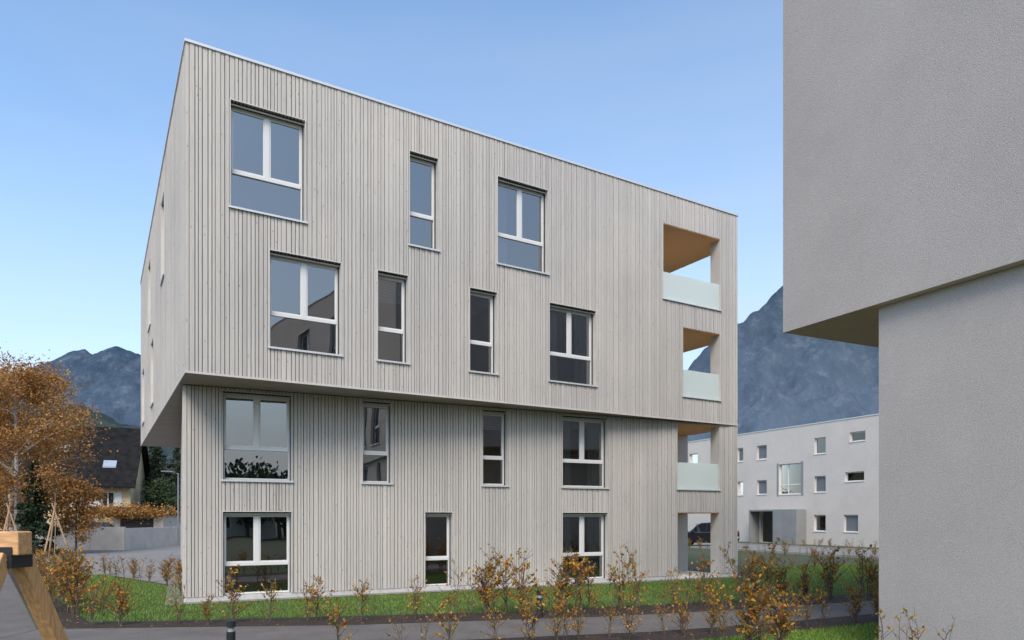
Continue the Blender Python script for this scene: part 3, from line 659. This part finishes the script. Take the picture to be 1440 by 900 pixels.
for (x,y) in [(-26.6,36.9),(-24.4,37.2)]:
    c=MB()
    for k in range(3):
        an=k*2.09+.4; c.tube([(x+math.cos(an)*.75,y+math.sin(an)*.75,0),(x-math.cos(an)*.12,y-math.sin(an)*.12,2.9)],[.045,.035],6)
    c.tube([(x,y,0),(x+.05,y,1.5),(x,y+.05,3.4)],[.03,.02,.01],5); c.obj('tree_stakes',simple('stake_wood',(.48,.30,.18),.8))
# ---------------------------------------------------------------- cars
def car(name,x,y,rot,color):
    e=empty(name); e.location=(x,y,.016); e.rotation_euler=(0,0,rot)
    st=[(-2.2,.80,.42,.95,.97,.72),(-2.12,.87,.32,1.02,1.06,.76),(-1.88,.9,.28,1.06,1.62,.66),(-1.5,.9,.25,1.06,1.73,.68),(-.6,.9,.25,1.05,1.76,.70),(.3,.9,.25,1.03,1.70,.69),(.55,.9,.25,1.03,1.6,.69),(1.15,.89,.25,1.02,1.07,.78),(1.85,.87,.28,.93,.97,.72),(2.12,.8,.35,.78,.82,.64),(2.2,.7,.42,.66,.68,.55)]
    c=MB(); rings=[]
    for (sx,w,zb,zl,zr,wr) in st:
        half=[(w*.9,zb),(w,zb+.18),(w*1.0,zl-.05),(w*.975,zl),(wr+.02,zr-.06),(wr*.82,zr)]
        ring=[(sx,p[0],p[1]) for p in half]+[(sx,-p[0],p[1]) for p in half[::-1]]; rings.append(ring)
    base=len(c.v); n=12
    for rg_ in rings: c.v+=rg_
    for i in range(len(rings)-1):
        for j in range(n):
            k=(j+1)%n; g=0
            if j in (3,7) and 1<=i<=6: g=1
            if j==5 and i in (1,6): g=1
            c.f.append((base+i*n+j,base+i*n+k,base+(i+1)*n+k,base+(i+1)*n+j)); c.mi.append(g)
    c.f.append(tuple(base+j for j in range(n))); c.mi.append(0); c.f.append(tuple(base+(len(rings)-1)*n+j for j in range(n))); c.mi.append(0)
    o=c.obj('body',[simple('car_paint',color,.25,.3),simple('car_window',(.01,.012,.015),.05)],e)
    d=MB(); I=Fr((0,0),(1,0),(0,1))
    for sx in (-1.1,-.05,.95):
        for sg in (1,-1): d.beam((sx,sg*.895,1.04),(sx-.12 if sx<.9 else sx-.38,sg*.72,1.64),.07,.03)
    for sg in (1,-1): d.box(I,.75,.95,sg*.93-.09,sg*.93+.09,1.02,1.17)
    d.obj('pillars_and_mirrors',simple('trim_black',(.02,.02,.02),.5),e)
    wl=MB()
    for sx in (-1.35,1.38):
        for sg in (1,-1): wl.tube([(sx,sg*.70,.34),(sx,sg*.72,.34),(sx,sg*.89,.34),(sx,sg*.915,.34)],[.31,.345,.345,.32],20,0); wl.tube([(sx,sg*.916,.34),(sx,sg*.925,.34)],[.21,.19],12,1)
    wl.obj('wheels',[simple('tyre_rubber',(.015,.015,.015),.9),simple('alloy',(.45,.45,.46),.3,.8)],e)
    l=MB()
    for sg in (1,-1): l.box(I,-2.17,-2.08,sg*.72-.1,sg*.72+.1,.85,1.12,0); l.box(I,2.06,2.16,sg*.6-.14,sg*.6+.14,.62,.76,1)
    l.box(I,-2.215,-2.2,-.26,.26,.6,.71,1); l.obj('lamps_and_plate',[simple('tail_red',(.4,.01,.01),.3),simple('lens_white',(.8,.8,.78),.3)],e)
car('parked_car',14.4,51.5,math.radians(155),(.02,.02,.022)); car('parked_car',-31.6,53.5,math.radians(5),(.03,.03,.035))
# ---------------------------------------------------------------- bollards, swing
M_bol=simple('anthracite_paint',(.025,.027,.03),.45,.2)
for x,y,h in [(.6,14.95,.58),(-4.25,10.55,.58),(8.25,19.6,.55)]:
    c=MB(); c.tube([(x,y,0),(x,y,h*.72)],[.065,.065],20); c.tube([(x,y,h*.72),(x,y,h*.84)],[.045,.045],20,1); c.tube([(x,y,h*.84),(x,y,h)],[.068,.066],20)
    c.obj('path_light_bollard',[M_bol,simple('lens_frost',(.35,.35,.33),.4)])
sw=empty('wooden_swing_frame'); M_sw=simple('larch_timber',(.70,.38,.17),.6,var=.3,scale=4,mscale=(2,14,14))
M_sw2=simple('larch_post',(.70,.36,.16),.6,var=.25,scale=4,mscale=(14,14,2))
c=MB(); c.beam((-6.2,3.95,2.0),(-2.79,4.0,2.0),.12,.135); c.obj('top_beam',M_sw,sw,bevel=.008)
c=MB(); c.beam((-2.87,4.06,1.93),(-2.83,5.15,0),.09,.09); c.beam((-2.89,3.94,1.93),(-2.87,2.85,0),.09,.09); c.beam((-6.0,4.06,1.93),(-6.0,5.15,0),.09,.09); c.beam((-6.0,3.94,1.93),(-6.0,2.85,0),.09,.09); c.obj('legs',M_sw2,sw,bevel=.006)
c=MB(); Fs=Fr((-2.95,4.02),(1,0),(0,-1)); c.box(Fs,0,.13,-.085,.085,1.86,1.931); c.box(Fs,0,.13,.085,.09,1.86,1.98)
for a_ in (.03,.10): c.tube([Fs.p(a_,.09,1.905),Fs.p(a_,.102,1.905)],[.011,.010],8,1)
c.obj('steel_bracket',[M_dark,simple('bolt_zinc',(.5,.5,.5),.4,.8)],sw)
# ---------------------------------------------------------------- mountains
def mtmat(name,f1,f2,rk,sc,haze=(.24,.31,.39),hz=(0,300),hmax=.55):  # aerial haze painted into the base colour: bluish tones, stronger at low altitude
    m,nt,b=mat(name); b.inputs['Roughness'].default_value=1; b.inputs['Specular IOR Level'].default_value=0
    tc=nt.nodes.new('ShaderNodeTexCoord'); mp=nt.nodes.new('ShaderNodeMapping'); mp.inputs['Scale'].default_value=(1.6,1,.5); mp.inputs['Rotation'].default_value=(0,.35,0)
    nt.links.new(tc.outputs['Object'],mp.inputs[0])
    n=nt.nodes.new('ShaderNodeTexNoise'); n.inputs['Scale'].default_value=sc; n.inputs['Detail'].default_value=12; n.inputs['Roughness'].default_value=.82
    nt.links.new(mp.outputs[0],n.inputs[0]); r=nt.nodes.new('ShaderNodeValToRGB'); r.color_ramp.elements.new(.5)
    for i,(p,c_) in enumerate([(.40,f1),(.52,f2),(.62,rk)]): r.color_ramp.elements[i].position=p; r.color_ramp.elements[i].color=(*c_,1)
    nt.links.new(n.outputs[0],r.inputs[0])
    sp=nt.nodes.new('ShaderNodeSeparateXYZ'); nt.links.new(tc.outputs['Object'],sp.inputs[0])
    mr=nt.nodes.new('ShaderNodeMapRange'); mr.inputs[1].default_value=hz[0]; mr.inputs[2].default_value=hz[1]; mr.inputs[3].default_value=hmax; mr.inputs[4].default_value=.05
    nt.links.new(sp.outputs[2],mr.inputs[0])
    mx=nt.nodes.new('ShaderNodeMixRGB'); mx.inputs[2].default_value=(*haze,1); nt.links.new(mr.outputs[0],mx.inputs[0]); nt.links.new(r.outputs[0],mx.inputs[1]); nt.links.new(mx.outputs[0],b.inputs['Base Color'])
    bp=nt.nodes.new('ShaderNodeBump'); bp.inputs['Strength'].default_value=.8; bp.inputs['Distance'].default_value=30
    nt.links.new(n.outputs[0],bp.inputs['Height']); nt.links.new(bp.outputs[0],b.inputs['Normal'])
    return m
def mountain(name,D,prof,depth,m,seed,rough=60,nx=260,ny=70,crest=.93):
    xs=np.array([p[0] for p in prof],float); hs_=np.array([p[1] for p in prof],float)
    X=np.linspace(xs[0],xs[-1],nx); Hh=np.interp(X,xs,hs_); V=[];Fc=[]
    for j in range(ny):
        t=j/(ny-1); w=min(1,t/.75); back=0 if t<.75 else (t-.75)/.25
        for i in range(nx):
            y=D-depth+depth*1.33*t; h=Hh[i]*(w**1.25)*(1-.6*back)
            p=Vector((X[i]/200+seed,y/420,seed)); rid=1-abs(noise.fractal(p,.9,2.1,6)); rg_=(rid-.75)*rough*5.5*w*(1-w*crest)
            fine=noise.fractal(Vector((X[i]/60,y/60,seed)),.8,2,5)*rough*.13*w
            V.append((X[i]+40*noise.noise(p*1.3)*(1-w*.8),y,max(-5,h+rg_+fine)))
    for j in range(ny-1):
        for i in range(nx-1): a=j*nx+i; Fc.append((a,a+1,a+nx+1,a+nx))
    me=bpy.data.meshes.new(name); me.from_pydata(V,[],Fc); me.materials.append(m); me.shade_smooth(); o=bpy.data.objects.new(name,me); col.objects.link(o)
def pr(D,lst): return [((x-720)/981*D,(727-y)/981*D+H) for x,y in lst]
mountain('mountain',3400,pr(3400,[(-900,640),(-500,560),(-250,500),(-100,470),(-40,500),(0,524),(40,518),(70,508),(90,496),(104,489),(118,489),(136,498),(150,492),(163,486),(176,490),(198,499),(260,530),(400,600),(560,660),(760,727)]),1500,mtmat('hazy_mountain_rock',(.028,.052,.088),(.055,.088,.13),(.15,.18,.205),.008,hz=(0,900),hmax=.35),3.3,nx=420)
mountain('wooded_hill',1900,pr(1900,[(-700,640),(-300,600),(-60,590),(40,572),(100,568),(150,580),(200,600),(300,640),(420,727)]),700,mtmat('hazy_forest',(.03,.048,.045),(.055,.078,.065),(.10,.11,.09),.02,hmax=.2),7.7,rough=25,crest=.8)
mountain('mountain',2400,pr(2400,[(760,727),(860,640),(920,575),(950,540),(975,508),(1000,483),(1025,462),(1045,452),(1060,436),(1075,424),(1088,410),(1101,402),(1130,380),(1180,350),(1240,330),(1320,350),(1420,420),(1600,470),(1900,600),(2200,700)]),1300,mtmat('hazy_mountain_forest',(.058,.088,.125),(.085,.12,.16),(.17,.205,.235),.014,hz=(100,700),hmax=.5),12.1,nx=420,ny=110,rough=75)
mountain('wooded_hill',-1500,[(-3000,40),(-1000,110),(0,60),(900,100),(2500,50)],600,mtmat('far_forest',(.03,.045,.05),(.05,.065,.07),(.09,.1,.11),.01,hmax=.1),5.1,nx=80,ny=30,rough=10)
# ---------------------------------------------------------------- light
w=bpy.data.worlds.new('World'); S.world=w; w.use_nodes=True; nt=w.node_tree; bg=nt.nodes['Background']
sky=nt.nodes.new('ShaderNodeTexSky'); sky.sky_type='NISHITA'; sky.sun_disc=False
EL=48; AZ=math.radians(186)
sky.sun_elevation=math.radians(EL); sky.sun_rotation=AZ; sky.air_density=1.0; sky.dust_density=1.4; sky.ozone_density=1.0; sky.altitude=500
def N(t,**k):
    n=nt.nodes.new(t)
    for a,b_ in k.items(): setattr(n,a,b_)
    return n
gain=N('ShaderNodeMixRGB',blend_type='MULTIPLY'); gain.inputs[0].default_value=1; gain.inputs[2].default_value=(1.85,2.0,2.0,1)
nt.links.new(sky.outputs[0],gain.inputs[1])
tc=N('ShaderNodeTexCoord'); sp=N('ShaderNodeSeparateXYZ'); nt.links.new(tc.outputs['Generated'],sp.inputs[0])
rp=N('ShaderNodeValToRGB'); e=rp.color_ramp.elements; e[0].position=0; e[0].color=(.85,.85,.85,1); e[1].position=.75; e[1].color=(.0,.0,.0,1)
for p_,v_ in ((.12,.68),(.28,.38),(.45,.08)):
    q_=e.new(p_); q_.color=(v_,v_,v_,1)
nt.links.new(sp.outputs[2],rp.inputs[0])
mp=N('ShaderNodeMapping'); mp.inputs['Scale'].default_value=(1.2,1.2,6); nt.links.new(tc.outputs['Generated'],mp.inputs[0])
nz=N('ShaderNodeTexNoise'); nz.inputs['Scale'].default_value=1.6; nz.inputs['Detail'].default_value=5; nt.links.new(mp.outputs[0],nz.inputs[0])
m1=N('ShaderNodeMath',operation='MULTIPLY_ADD'); m1.inputs[1].default_value=.40; m1.inputs[2].default_value=-.19; nt.links.new(nz.outputs[0],m1.inputs[0])
m2=N('ShaderNodeMath',operation='MULTIPLY_ADD'); m2.inputs[1].default_value=.22; nt.links.new(sp.outputs[0],m2.inputs[0]); nt.links.new(m1.outputs[0],m2.inputs[2])
m3=N('ShaderNodeMath',operation='ADD',use_clamp=True); nt.links.new(rp.outputs[0],m3.inputs[0]); nt.links.new(m2.outputs[0],m3.inputs[1])
mx=N('ShaderNodeMixRGB'); mx.inputs[2].default_value=(4.5,4.9,5.4,1); nt.links.new(m3.outputs[0],mx.inputs[0]); nt.links.new(gain.outputs[0],mx.inputs[1])
nt.links.new(mx.outputs[0],bg.inputs[0]); bg.inputs[1].default_value=.15
sd=Vector((math.sin(AZ)*math.cos(math.radians(EL)),math.cos(AZ)*math.cos(math.radians(EL)),math.sin(math.radians(EL))))
l=bpy.data.lights.new('sun','SUN'); l.energy=2.6; l.angle=math.radians(28); l.color=(1,.91,.81)
lo=bpy.data.objects.new('sun',l); lo.rotation_euler=sd.to_track_quat('Z','Y').to_euler(); col.objects.link(lo)
# ---------------------------------------------------------------- camera
cd=bpy.data.cameras.new('camera'); co=bpy.data.objects.new('camera',cd); col.objects.link(co)
co.location=(0,0,H); co.rotation_euler=(math.radians(90),0,0); cd.sensor_width=36; cd.lens=24.525; cd.shift_y=277/1440; cd.clip_start=.1; cd.clip_end=12000
S.camera=co
S.view_settings.view_transform='Standard'; S.view_settings.look='None'; S.view_settings.exposure=0
